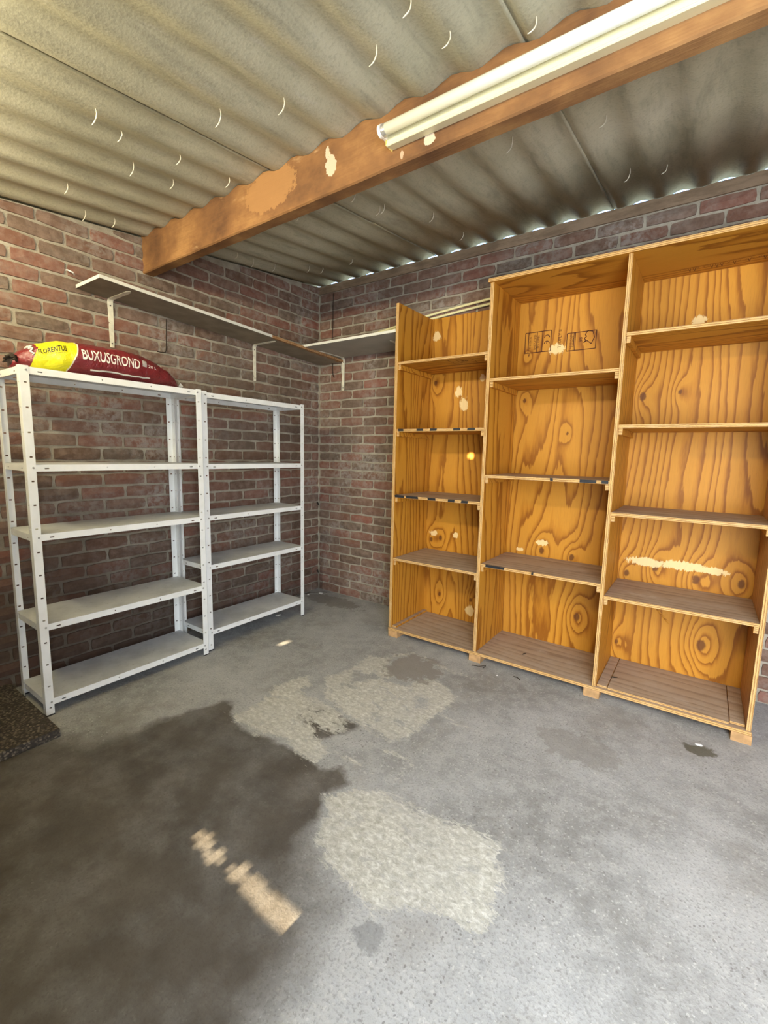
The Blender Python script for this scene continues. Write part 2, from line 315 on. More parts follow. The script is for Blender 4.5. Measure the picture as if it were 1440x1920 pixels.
# ------------------------------------------------------------------ object helpers
def link(o, parent=None):
    COL.objects.link(o)
    if parent is not None: o.parent = parent
    return o
def meshobj(name, me, mats, parent=None):
    if isinstance(mats, str): mats = [mats]
    if not me.materials:
        for k in mats: me.materials.append(M[k])
    return link(bpy.data.objects.new(name, me), parent)
def tag(o, label=None, cat=None, group=None, kind=None):
    for k, v in (('label', label), ('category', cat), ('group', group), ('kind', kind)):
        if v: o[k] = v
    return o
def empty(name, loc, label=None, cat=None, group=None, kind=None):
    o = bpy.data.objects.new(name, None); o.location = loc; COL.objects.link(o); o.empty_display_size = .05
    return tag(o, label, cat, group, kind)
def setparent(o, p):   # parent without moving (parents are unrotated empties)
    o.parent = p; o.location = o.location - p.location if p is not None else o.location
class MB:
    def __init__(s): s.v = []; s.f = []; s.m = []
    def add(s, vs, fs, mi=0):
        b = len(s.v); s.v += [tuple(v) for v in vs]
        for f in fs: s.f.append(tuple(i+b for i in f)); s.m.append(mi)
        return s
    def box(s, x0, x1, y0, y1, z0, z1, mi=0):
        return s.add([(x0, y0, z0), (x1, y0, z0), (x1, y1, z0), (x0, y1, z0), (x0, y0, z1), (x1, y0, z1), (x1, y1, z1), (x0, y1, z1)],
                     [(0, 3, 2, 1), (4, 5, 6, 7), (0, 1, 5, 4), (1, 2, 6, 5), (2, 3, 7, 6), (3, 0, 4, 7)], mi)
    def strip(s, o, u, v, Wd, H, holes=(), mi=0):   # a plate with rectangular openings
        us = sorted({0, Wd, *[h[0] for h in holes], *[h[1] for h in holes]}); vs = sorted({0, H, *[h[2] for h in holes], *[h[3] for h in holes]})
        o, u, v = Vector(o), Vector(u), Vector(v); idx = {}
        for i, a in enumerate(us):
            for j, b in enumerate(vs): idx[i, j] = len(s.v); s.v.append(tuple(o+u*a+v*b))
        for i in range(len(us)-1):
            for j in range(len(vs)-1):
                cu, cv = (us[i]+us[i+1])/2, (vs[j]+vs[j+1])/2
                if any(h[0] < cu < h[1] and h[2] < cv < h[3] for h in holes): continue
                s.f.append((idx[i, j], idx[i+1, j], idx[i+1, j+1], idx[i, j+1])); s.m.append(mi)
        return s
    def tube(s, pts, r, n=8, mi=0, cap=True):
        pts = [Vector(p) for p in pts]; rs = r if isinstance(r, (list, tuple)) else [r]*len(pts); b = len(s.v)
        for i, p in enumerate(pts):
            d = (pts[min(i+1, len(pts)-1)]-pts[max(i-1, 0)]).normalized()
            a = d.cross(Vector((0, 0, 1)) if abs(d.z) < .9 else Vector((1, 0, 0))).normalized(); c = d.cross(a)
            for k in range(n):
                t = 2*math.pi*k/n; s.v.append(tuple(p+(a*math.cos(t)+c*math.sin(t))*rs[i]))
        for i in range(len(pts)-1):
            for k in range(n):
                k2 = (k+1) % n; s.f.append((b+i*n+k, b+i*n+k2, b+(i+1)*n+k2, b+(i+1)*n+k)); s.m.append(mi)
        if cap:
            s.f.append(tuple(b+k for k in range(n))[::-1]); s.m.append(mi)
            e = b+(len(pts)-1)*n; s.f.append(tuple(e+k for k in range(n))); s.m.append(mi)
        return s
    def mesh(s, name):
        me = bpy.data.meshes.new(name); me.from_pydata(s.v, [], s.f)
        me.polygons.foreach_set('material_index', s.m); me.update(); return me
    def build(s, name, mats, parent=None, bevel=0, smooth=False, solid=0, off=None):
        if off is not None: s.v = [tuple(Vector(v)-off) for v in s.v]
        me = s.mesh(name)
        bm = bmesh.new(); bm.from_mesh(me); bmesh.ops.recalc_face_normals(bm, faces=bm.faces) if not solid else None
        if bevel: bmesh.ops.bevel(bm, geom=bm.edges[:], offset=bevel, segments=2, affect='EDGES', profile=.6)
        bm.to_mesh(me); bm.free()
        if smooth: me.polygons.foreach_set('use_smooth', [True]*len(me.polygons))
        o = meshobj(name, me, mats, parent)
        if solid:
            md = o.modifiers.new('thickness', 'SOLIDIFY'); md.thickness = solid; md.offset = 0
        return o
def solo(mb, name, mats, base, label, cat, group=None, **kw):   # one-mesh thing whose origin is at its base
    o = mb.build(name, mats, None, off=Vector(base), **kw); o.location = base
    return tag(o, label, cat, group)
def attrset(me, name, vals):
    a = me.attributes.new(name, 'FLOAT', 'POINT'); a.data.foreach_set('value', np.asarray(vals, dtype=np.float32))

# ------------------------------------------------------------------ room dimensions
RX, RY = 4.5, -3.25            # the corner in view is the origin; room runs to +x and -y
COURSE = 0.07643; BL = 0.2505; PLATE0, PLATE1 = 2.675, 2.741
SL = 0.109
def roof_low(y): return 2.735+SL*y          # underside of the roof troughs
AMP = 0.012
def roof_z(x, y): return roof_low(y)+AMP*(1+math.cos(2*math.pi*(x-.157)/.1945))

# floor ----------------------------------------------------------------------
P1 = [(1.148, -1.811), (1.157, -1.718), (1.146, -1.595), (1.09, -1.493), (1.118, -1.344), (1.15, -1.285), (1.233, -1.351), (1.237, -1.424), (1.322, -1.458), (1.417, -1.44), (1.514, -1.444), (1.659, -1.546), (1.637, -1.616), (1.567, -1.616), (1.474, -1.596), (1.597, -1.677), (1.701, -1.716), (1.707, -1.819), (1.585, -1.804), (1.484, -1.763), (1.394, -1.79), (1.351, -1.845), (1.318, -1.806), (1.208, -1.823)]
P2 = [(1.24, -1.249), (1.292, -1.07), (1.267, -0.859), (1.387, -0.805), (1.484, -0.921), (1.562, -0.965), (1.52, -1.064), (1.62, -1.051), (1.683, -1.033), (1.68, -0.907), (1.766, -0.874), (1.874, -0.916), (1.956, -0.984), (1.949, -1.11), (1.933, -1.221), (1.936, -1.334), (1.922, -1.43), (1.871, -1.499), (1.732, -1.468), (1.575, -1.447), (1.412, -1.417), (1.315, -1.348)]
H1 = [(1.312, -1.073), (1.495, -1.051), (1.415, -1.178), (1.417, -1.24)]
H2 = [(1.781, -1.132), (1.822, -1.073), (1.865, -1.148), (1.839, -1.194)]
STR = [([(1.396, -0.818), (1.403, -0.752), (1.477, -0.652), (1.663, -0.688), (1.805, -0.724), (1.946, -0.717)], .016), ([(1.734, -1.709), (1.815, -1.702), (1.917, -1.71)], .003),
       ([(1.895, -1.568), (2.027, -1.541), (2.033, -1.67)], .006), ([(1.977, -1.163), (2.064, -1.191), (2.132, -1.184)], .004), ([(1.566, -1.454), (1.742, -1.482), (1.879, -1.493)], .01)]
P3 = [(1.862, -1.918), (1.888, -1.87), (1.935, -1.82), (2.025, -1.767), (2.163, -1.76), (2.255, -1.756), (2.37, -1.724), (2.434, -1.717), (2.488, -1.733), (2.512, -1.797), (2.543, -1.84), (2.545, -1.917), (2.562, -1.991), (2.546, -2.046), (2.496, -2.039), (2.421, -2.057), (2.334, -2.098), (2.292, -2.137), (2.265, -2.165), (2.202, -2.138), (2.121, -2.136), (2.045, -2.115), (1.993, -2.091), (1.959, -2.05), (1.934, -1.972)]
D1 = [(0.70, -2.30), (0.796, -2.237), (0.89, -2.033), (0.95, -1.858), (0.983, -1.764), (1.065, -1.745), (1.127, -1.806), (1.237, -1.832), (1.417, -1.823), (1.631, -1.798), (1.744, -1.817), (1.814, -1.764), (1.899, -1.814), (1.862, -1.913), (1.965, -2.05), (2.108, -2.142), (2.213, -2.174), (2.254, -2.292), (2.30, -2.523), (2.35, -3.4), (0.1, -3.4), (0.3, -2.6)]
D2 = [(1.286, -1.498), (1.488, -1.469), (1.681, -1.493), (1.674, -1.602), (1.604, -1.705), (1.426, -1.633)]
def seg_d(px, py, a, b):
    ax, ay = a; bx, by = b; dx, dy = bx-ax, by-ay
    t = np.clip(((px-ax)*dx+(py-ay)*dy)/(dx*dx+dy*dy), 0, 1)
    return np.hypot(px-ax-t*dx, py-ay-t*dy)
def sdf(px, py, poly):
    d = np.full(px.shape, 9.0); ins = np.zeros(px.shape, bool); n = len(poly)
    for i in range(n):
        a, b = poly[i], poly[(i+1) % n]; d = np.minimum(d, seg_d(px, py, a, b))
        if a[1] != b[1]:
            c = ((a[1] > py) != (b[1] > py)) & (px < (b[0]-a[0])*(py-a[1])/(b[1]-a[1])+a[0]); ins ^= c
    return np.where(ins, d, -d)
def make_floor():
    nx, ny = 267, 217
    xs = np.linspace(0, RX, nx); ys = np.linspace(RY, 0, ny); X, Y = np.meshgrid(xs, ys, indexing='ij')
    Z = np.zeros_like(X)
    px, py = X.ravel(), Y.ravel()
    pa = np.maximum(sdf(px, py, P1), sdf(px, py, P2)); pa = np.minimum(pa, np.hypot((px-1.58)/.17, (py+.83)/.16)*.16-.15); pa = np.minimum(pa, -sdf(px, py, H1)); pa = np.minimum(pa, -sdf(px, py, H2))
    pa = np.maximum(pa, sdf(px, py, P3))
    for pl, w in STR:
        for a, b in zip(pl[:-1], pl[1:]): pa = np.maximum(pa, (w*.5-seg_d(px, py, a, b)))
    pa = np.clip(pa, -.2, .2)
    da = np.clip(np.maximum(sdf(px, py, D1), sdf(px, py, D2)), -.2, .2)
    idx = np.arange(nx*ny).reshape(nx, ny)
    fs = np.stack([idx[:-1, :-1], idx[1:, :-1], idx[1:, 1:], idx[:-1, 1:]], -1).reshape(-1, 4)
    me = bpy.data.meshes.new('floor'); me.from_pydata(np.stack([px, py, Z.ravel()], 1).tolist(), [], fs.tolist())
    attrset(me, 'patch', pa); attrset(me, 'damp', da)
    return tag(meshobj('floor', me, 'floor'), kind='structure')
make_floor()

# walls ----------------------------------------------------------------------
def brick_mesh(L, H, seed, top=None, D=.016):
    """one brick, local u along +x, face towards -y, z up; u and z start at 0. top(u) clips the height."""
    r = random.Random(seed); vs = []; nu, nz = 5, 3
    for j in range(nz):
        for i in range(nu):
            u = L*i/(nu-1); z = H*j/(nz-1); e = (i in (0, nu-1)) or (j in (0, nz-1))
            c = (i in (0, nu-1)) and (j in (0, nz-1))
            du = r.uniform(-.003, .003); dz = r.uniform(-.0028, .0028)
            if i == 0: du += .0035 if c else 0
            if i == nu-1: du -= .0035 if c else 0
            if c: dz += .003 if j == 0 else -.003
            vs.append([u+du, -(D*.45 if e else D*.85)+r.uniform(-.0018, .0018), z+dz])
    ring = [0, 1, 2, 3, 4, 9, 14, 13, 12, 11, 10, 5]
    for k in ring:
        v = vs[k]; cu, cz = L/2, H/2
        vs.append([cu+(v[0]-cu)*1.012, .004, cz+(v[2]-cz)*1.04])
    if top:
        for v in vs: v[2] = min(v[2], top(v[0]))
    fs = []
    for j in range(nz-1):
        for i in range(nu-1):
            a = j*nu+i; fs.append((a, a+1, a+nu+1, a+nu))
    for k in range(12):
        k2 = (k+1) % 12; fs.append((ring[k], 15+k, 15+k2, ring[k2]))
    return vs, fs
VAR = {}
def var_mesh(kind, L):
    key = (kind, round(L, 3), rnd.randrange(7))
    if key not in VAR:
        vs, fs = brick_mesh(L, .0628, hash(key) % 9973 if False else int(L*1000)*7+key[2]*13)
        me = bpy.data.meshes.new('brick'); me.from_pydata(vs, [], fs); me.materials.append(M['brick']); VAR[key] = me
    return VAR[key]
J = .0145
def brick_wall(wall, u0, u1, to_world, rotz, topf, offA, hidden, parts_max=300, rank=True):
    """lay a running-bond wall of bricks; to_world(u, z) is the point on the wall face"""
    cand = []
    for r in range(0, 40):
        z = r*COURSE+.006
        off = (offA if r % 2 == 0 else offA+BL/2) % BL
        u = u0-BL+((off-(u0-BL)) % BL)-BL
        while u < u1:
            a = max(u+J/2+rnd.uniform(-.002, .002), u0+.008); b = min(u+BL-J/2+rnd.uniform(-.002, .002), u1-.008)
            u += BL
            if b-a < .03: continue
            t = min(topf(a), topf(b))-.004
            if t-z < .012: continue
            cut = t < z+.0628
            c = to_world((a+b)/2, z+.03)
            pr = project(c); score = 0
            if rank and pr and -60 < pr[0] < 1500 and -60 < pr[1] < 1980 and not hidden((a+b)/2, z):
                d = (Vector(c)-CAM); nrm = Matrix.Rotation(rotz, 3, 'Z') @ Vector((0, -1, 0))
                score = abs(d.normalized().dot(nrm))/d.length_squared*(b-a)
            cand.append((score, a, b, z, cut))
    cand.sort(key=lambda q: -q[0])
    R3 = Matrix.Rotation(rotz, 3, 'Z'); st = MB()
    for k, (score, a, b, z, cut) in enumerate(cand):
        L = b-a; org = Vector(to_world(a, z)); dz = rnd.uniform(-.0015, .0015)
        full = abs(L-(BL-J)) < .006
        tf = (lambda uu, a=a, z=z: topf(a+uu)-z-.004) if cut else None
        if score > 0 and k < parts_max:
            if full and not cut: me = var_mesh('b', BL-J)
            else:
                vs, fs = brick_mesh(L, .0628, k*31+5, tf); me = bpy.data.meshes.new('brick'); me.from_pydata(vs, [], fs); me.materials.append(M['brick'])
            o = bpy.data.objects.new('brick', me); COL.objects.link(o); o.parent = wall
            o.location = org-wall.location+Vector((0, 0, dz)); o.rotation_euler = (0, 0, rotz)
        else:
            vs, fs = brick_mesh(L, .0628, k*31+5, tf)
            st.add([R3 @ Vector(v)+org for v in vs], fs)
    if st.v: tag(st.build('brickwork', 'brick', wall), kind='stuff')
def structure_box(name, boxes, mat, sloped=False):
    mb = MB()
    for b in boxes: mb.box(*b)
    if sloped:
        mb.v = [(x, y, (roof_low(y)+.008 if z > 2 else z)) for x, y, z in mb.v]
    return tag(mb.build(name, mat), kind='structure')
# wall_left lies in x = 0 (face x=0), wall_back in y = 0
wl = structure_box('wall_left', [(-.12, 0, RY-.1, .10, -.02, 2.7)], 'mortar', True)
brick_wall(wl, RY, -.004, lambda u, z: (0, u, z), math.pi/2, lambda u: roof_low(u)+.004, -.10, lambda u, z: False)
wb = structure_box('wall_back', [(-.12, RX+.1, 0, .10, -.02, PLATE0)], 'mortar')
brick_wall(wb, .004, RX, lambda u, z: (u, 0, z), 0, lambda u: PLATE0-.001, .016, lambda u, z: 1.24 < u < 3.16 and z < 2.27)
wr = structure_box('wall_right', [(RX, RX+.1, RY-.1, .10, -.02, 2.7)], 'mortar', True)
brick_wall(wr, 0, -RY, lambda u, z: (RX, -u, z), -math.pi/2, lambda u: roof_low(-u)+.004, .05, lambda u, z: True, rank=False)
# front side behind the camera, invented so light can enter: closed boarded door leaf at the left, open doorway at the right
mb = MB()
OX0, OX1, OH = 2.96, 4.36, 2.12
mb.box(OX1, RX, RY-.10, RY, 0, 2.4); mb.box(OX0, OX1, RY-.10, RY, OH, 2.4)
mb.v = [(x, y, (roof_low(y)+.008 if z > 2.3 else z)) for x, y, z in mb.v]
tag(mb.build('wall_front', 'mortar'), kind='structure')
wf = bpy.data.objects['wall_front']
mb = MB()
top = roof_low(RY)
gap = []
for k, (a, b, c, d) in enumerate([(1.63, 1.665, .247, .259), (1.665, 1.69, .243, .262), (1.69, 1.72, .245, .258), (1.72, 1.745, .242, .252), (1.745, 1.775, .240, .258), (1.775, 1.80, .245, .253),
                                  (1.825, 1.85, .246, .254), (1.85, 1.885, .242, .262), (1.885, 1.91, .245, .256), (1.91, 1.97, .241, .260), (1.97, 2.00, .240, .257), (2.00, 2.115, .239, .259)]):
    gap.append((a+.0004, b-.0004, c, d))
holes = [*gap, (.15, 2.02, 2.245, 2.345), (.674, .716, .576, .596), (1.529, 1.567, 2.134, 2.166)]  # long upper slot invented for the added ceiling lamp
mb.strip((0, RY, 0), (1, 0, 0), (0, 0, 1), OX0, top, holes)
tag(mb.build('door_1', 'doorw', None, solid=.012), kind='structure')
# wall plate of timber on top of the back wall
mb = MB(); N = 60
for i in range(N):
    x0, x1 = RX*i/N, RX*(i+1)/N
    w = lambda x: .004*mnoise.noise(Vector((x*6, 1, 0))); h = lambda x: .003*mnoise.noise(Vector((x*9, 5, 0)))
    mb.add([(x0, -.012+w(x0), PLATE0+h(x0)), (x1, -.012+w(x1), PLATE0+h(x1)), (x1, -.008+w(x1), PLATE1+h(x1+3)), (x0, -.008+w(x0), PLATE1+h(x0+3)), (x1, .016, PLATE1), (x0, .016, PLATE1), (x0, .016, PLATE0), (x1, .016, PLATE0)],
           [(0, 1, 2, 3), (3, 2, 4, 5), (1, 0, 6, 7)])
tag(mb.build('trim_1', 'plate'), kind='structure')
# cement fillet up the corner
mb = MB(); pts = [(.004+.002*mnoise.noise(Vector((0, 0, z*8))), -.004, z) for z in np.linspace(0, PLATE0, 40)]
mb.tube(pts, [.009+.004*mnoise.noise(Vector((z*11, 0, 2))) for z in np.linspace(0, PLATE0, 40)], 6)
tag(mb.build('trim_2', 'mortar', smooth=True), kind='structure')

# roof -----------------------------------------------------------------------
ceil = empty('ceiling', (0, 0, 0), kind='structure')
seams = [-.10, 1.16, 2.35, 3.54, 4.2]
for k in range(4):
    a, b = seams[k]-(.055 if k else 0), seams[k+1]
    n = int((b-a)/.0122); xs = [a+(b-a)*i/n for i in range(n+1)]; ys = [RY-.45, -2.5, -1.6, -.8, .020]  # sheets lengthened past the front to keep sun out of the invented slot
    lift = [(.007*(k % 2)) for _ in xs]
    mb = MB(); lower = lambda x: 0.0
    vs = [(x, y, roof_z(x, y)+(.0095*max(0, min(1, (seams[k]+.03-x)/.03)) if k > 0 else 0)+.0015) for y in ys for x in xs]
    nn = len(xs)
    mb.add(vs, [(j*nn+i, j*nn+i+1, (j+1)*nn+i+1, (j+1)*nn+i) for j in range(len(ys)-1) for i in range(n)])
    o = mb.build('roof_sheet', 'roof', ceil, solid=.006, smooth=True); o.modifiers['thickness'].offset = 1

# outside --------------------------------------------------------------------
structure_box('floor_outside', [(-4, 9, -12, RY-.0, -.06, -.02)], 'grass')
tag(MB().box(2.35, 7.0, -6.2, -6.0, 0, 3.1).build('sunshade_wall', 'sunshade'), 'unseen added garden wall outside the open doorway', 'wall')  # unseen wall added to keep direct sun out of the doorway

# ------------------------------------------------------------------ beam and lamp
BX0, BX1, BY0, BY1, BZ = 0.0, RX, -1.56, -1.495, 2.372
mb = MB(); n = 120; ring = []
for i in range(n+1):
    x = BX0+(BX1-BX0)*i/n; w = lambda s: .0025*mnoise.noise(Vector((x*5, s, 0)))
    z0 = BZ-.006+.006*x
    ring.append([(x, BY0+w(1), z0+.004+w(2)), (x, BY0+w(1), roof_z(x, BY0)-.001), (x, BY1+w(3), roof_z(x, BY1)-.001), (x, BY1+w(3), z0+w(4)), (x, BY0+.007+w(1), z0-.001+w(2))])
vs = [p for r in ring for p in r]; fs = [(i*5+k, i*5+(k+1) % 5, (i+1)*5+(k+1) % 5, (i+1)*5+k) for i in range(n) for k in range(5)]
fs += [(0, 1, 2, 3, 4), tuple(n*5+k for k in (4, 3, 2, 1, 0))]
mb.add(vs, fs)
solo(mb, 'roof_beam', 'beam', (2.0, -1.53, 2.372), 'long brown timber roof beam with torn pale patches, under the corrugated roof', 'beam')

LX0, LX1 = 1.862, 3.36
lamp = empty('fluorescent_lamp', (LX0, -1.56, 2.43), 'long white fluorescent batten lamp fixed to the side of the roof beam, unlit', 'lamp')
def P_(mb, *a, **k): return mb.build(*a, off=Vector(cur.location), **k)
cur = lamp
mb = MB(); prof = [(-1.5605, 2.432), (-1.600, 2.424), (-1.603, 2.426), (-1.603, 2.431), (-1.600, 2.434), (-1.600, 2.472), (-1.596, 2.476), (-1.5605, 2.476)]
vs = [(x, y, z) for x in (LX0, LX1) for y, z in prof]; q = len(prof)
mb.add(vs, [(i, (i+1) % q, q+(i+1) % q, q+i) for i in range(q)]+[tuple(range(q))[::-1], tuple(range(q, 2*q))])
P_(mb, 'housing', 'lampw', cur)
P_(MB().box(LX0-.004, LX0, -1.603, -1.5605, 2.427, 2.472), 'end_plate', 'ywood', cur, bevel=.001)
TY, TZ = -1.628, 2.462
P_(MB().tube([(LX0+.01, TY, TZ), (LX1-.01, TY, TZ)], .019, 20), 'tube', 'tube', cur, smooth=True)
for x in (LX0+.004, LX1-.018): P_(MB().tube([(x, TY, TZ), (x+.014, TY, TZ)], .0196, 20), 'tube_cap', 'alu', cur)
for x in (LX0-.010, LX1-.004):
    mb = MB().tube([(x, TY, TZ), (x+.012, TY, TZ)], .0215, 18); mb.box(x, x+.012, -1.625, -1.598, TZ-.016, TZ+.010)
    P_(mb, 'lamp_holder', 'capw', cur)

# ------------------------------------------------------------------ steel racks
def steel_rack(loc_y0, loc_y1, xb, xf, levels, label):
    H = 1.652; root = empty('steel_shelving_rack', ((xb+xf)/2, (loc_y0+loc_y1)/2, 0), label, 'shelving rack')
    off = Vector(root.location); T = .0018; Wp = .034
    hz = [.035+.11*i for i in range(15)]
    for sx, x in ((1, xf), (-1, xb)):
        for sy, y in ((-1, loc_y0), (1, loc_y1)):
            mb = MB()
            hs = [(.013, .024, z-.0035, z+.0035) for z in hz]
            mb.strip((x, y, .004), (0, -sy, 0), (0, 0, 1), Wp, H-.004, hs)
            mb.strip((x, y, .004), (-sx, 0, 0), (0, 0, 1), Wp, H-.004, [(.014, .022, z-.003, z+.003) for z in hz])
            mb.build('post', 'steel', root, off=off, solid=T)
            cx, cy = sorted((x, x-sx*Wp)), sorted((y, y-sy*Wp))
            f = MB(); f.box(cx[0]-.001 if sx < 0 else cx[0], cx[1]+.001 if sx > 0 else cx[1], y-.003, y+.003, 0, .006)
            f.box(x-.003, x+.003, cy[0], cy[1], 0, .006)
            f.build('foot_cap', 'black', root, off=off)
    for li, z in enumerate(levels):
        y0, y1, x0, x1 = loc_y0+.0025, loc_y1-.0025, xb+.0025, xf-.0025; lip = .030
        mb = MB(); Ly, Lx = y1-y0, x1-x0
        mb.strip((x0, y0, z), (1, 0, 0), (0, 1, 0), Lx, Ly, (), 1)
        hy = [(.065, .083, .010, .0155), (Ly-.083, Ly-.065, .010, .0155), (Ly*.38, Ly*.38+.006, .012, .018), (Ly*.66, Ly*.66+.006, .012, .018)]
        for x, d in ((x1, -1), (x0, 1)):
            mb.strip((x, y0, z-lip), (0, 1, 0), (0, 0, 1), Ly, lip, hy)
            mb.strip((x, y0, z-lip), (0, 1, 0), (d, 0, 0), Ly, .010)
        hx = [(.060, .076, .010, .0155), (Lx-.076, Lx-.060, .010, .0155)]
        for y, d in ((y0, 1), (y1, -1)):
            mb.strip((x0, y, z-lip), (1, 0, 0), (0, 0, 1), Lx, lip, hx)
            mb.strip((x0, y, z-lip), (1, 0, 0), (0, d, 0), Lx, .010)
        mb.build('shelf', ['steel', 'steel_top'], root, off=off, solid=.0012)
        for y in (loc_y0+.024, loc_y1-.024):
            b = MB().tube([(xf, y, z-.014), (xf+.0045, y, z-.014)], [.0052, .0038], 8); b.build('bolt', 'bolt', root, off=off)
        for x in (xf-.024, xb+.024):
            b = MB().tube([(x, loc_y1, z-.014), (x, loc_y1+.004, z-.014)], [.005, .004], 8); b.build('bolt', 'bolt', root, off=off)
    return root
steel_rack(-2.352, -1.477, .118, .447, [1.647, 1.214, .891, .456, .080], 'white slotted steel rack on the left, carrying the soil bag')
steel_rack(-1.452, -.600, .108, .414, [1.645, 1.210, .885, .567, .133], 'empty white slotted steel rack nearest the wall corner')

# ------------------------------------------------------------------ soil bag on the left rack
BAGZ = 1.6485
def bag_section(t):
    y = -2.345+t*(.795)
    ks = [(0, .028, .035), (.05, .06, .085), (.12, .095, .118), (.22, .125, .150), (.4, .135, .158), (.6, .135, .158), (.75, .125, .145), (.87, .10, .105), (.95, .065, .065), (1.0, .03, .022)]
    for (a, w0, h0), (b, w1, h1) in zip(ks[:-1], ks[1:]):
        if a <= t <= b:
            s = (t-a)/(b-a); s = s*s*(3-2*s)*.5+s*.5; return y, w0+(w1-w0)*s, h0+(h1-h0)*s
    return y, w1, h1
def bag_point(t, ang, lift=0.0):
    y, w, h = bag_section(t)
    c, s = math.cos(ang), math.sin(ang)
    px = abs(c)**.75*math.copysign(1, c); pz = abs(s)**.85*math.copysign(1, s)
    q = Vector((0, y*9, ang*2))
    wr = .006*mnoise.noise(Vector((c*2.5, y*14, s*2.5)))+.003*mnoise.noise(Vector((c*6, y*38, s*6)))
    k = min(1, t/.06, (1-t)/.06)
    wr *= max(0, k)
    return Vector((.305+(w+wr+lift)*px, y, BAGZ+.002+max(0, h/2*(1+pz)+(wr+lift)*pz*1.2 if pz > -.85 else 0)))
bag = empty('soil_bag', (.305, -1.95, BAGZ), 'dark red and yellow plastic bag of potting soil lying on the left rack', 'bag')
cur = bag
mb = MB(); NT_, NA = 90, 40
vs = [tuple(bag_point(i/NT_, 2*math.pi*k/NA)) for i in range(NT_+1) for k in range(NA)]
fs = [(i*NA+k, (i+1)*NA+k, (i+1)*NA+(k+1) % NA, i*NA+(k+1) % NA) for i in range(NT_) for k in range(NA)]
fs += [tuple(range(NA)), tuple(NT_*NA+k for k in range(NA))[::-1]]
mb.add(vs, fs); P_(mb, 'sack', 'bag', cur, smooth=True)
# gathered neck end, crimped seams
mb = MB()
for i in range(9):
    a = math.pi*(i/8)*1.0
    p = bag_point(.02, a*.9+.1); mb.tube([p, p+Vector((.02*math.cos(a), -.012, .004)), p+Vector((.02*math.cos(a), -.024, -.004+.004*(i % 2)))], [.008, .006, .003], 5)
P_(mb, 'gathered_neck', 'wire', cur, smooth=True)
pts = [bag_point(.085+.01*math.sin(k*1.7), .15+k*.12, .002) for k in range(14)]
P_(MB().tube(pts, .0045, 6), 'neck_fold', 'foil', cur, smooth=True)
pts = [bag_point(.36+.011*k, -.62+.01*math.sin(k), .003) for k in range(35)]
P_(MB().tube(pts, .004, 5), 'seam', 'foil', cur)
mb = MB(); e = Vector((.335, -1.552, BAGZ+.016)); mb.add([e, e+Vector((.02, .002, .022)), e+Vector((.028, .014, .004)), e+Vector((.006, .018, -.004)), e+Vector((-.01, .012, .014))], [(0, 1, 2), (0, 2, 3), (0, 3, 4), (0, 4, 1)])
P_(mb, 'torn_corner', 'foil', cur, solid=.0008)
def bag_text(txt, name, t0, t1, ang0, ang1, mat, bend=0.0, caps=None):
    cu = bpy.data.curves.new('txt', 'FONT'); cu.body = txt; cu.resolution_u = 3; cu.size = 1
    if caps: cu.offset = caps
    o = bpy.data.objects.new('txt', cu); COL.objects.link(o)
    me = bpy.data.meshes.new_from_object(o.evaluated_get(bpy.context.evaluated_depsgraph_get())); bpy.data.objects.remove(o)
    bm = bmesh.new(); bm.from_mesh(me)
    for _ in range(2): bmesh.ops.subdivide_edges(bm, edges=[e for e in bm.edges if e.calc_length() > .12], cuts=1)
    bmesh.ops.triangulate(bm, faces=bm.faces)
    xs = [v.co.x for v in bm.verts]; ys = [v.co.y for v in bm.verts]; a, b, c, d = min(xs), max(xs), min(ys), max(ys)
    for v in bm.verts:
        u = (v.co.x-a)/(b-a); w = (v.co.y-c)/(d-c)
        p = bag_point(t0+(t1-t0)*u, ang0+(ang1-ang0)*w+bend*u, .0022); v.co = p-Vector(cur.location)
    bm.to_mesh(me); bm.free(); me.materials.clear()
    return meshobj(name, me, mat, cur)
bag_text('BUXUSGROND', 'printed_word', .315, .655, -.08, .46, 'textw', -.05, .012)
bag_text('FLORENTUS', 'printed_brand', .108, .238, .16, .50, 'textd', .05, .016)
bag_text('premium potgrond', 'printed_small_line', .14, .228, .08, .15, 'textd', .02)
mb = MB(); g = [bag_point(.675+.03*i/3, .05+.40*j/3, .002) for i in range(4) for j in range(4)]
mb.add(g, [(i*4+j, i*4+4+j, i*4+5+j, i*4+j+1) for i in range(3) for j in range(3)]); P_(mb, 'printed_label', 'label', cur)
bag_text('20 L', 'printed_size', .715, .775, .05, .22, 'textw')

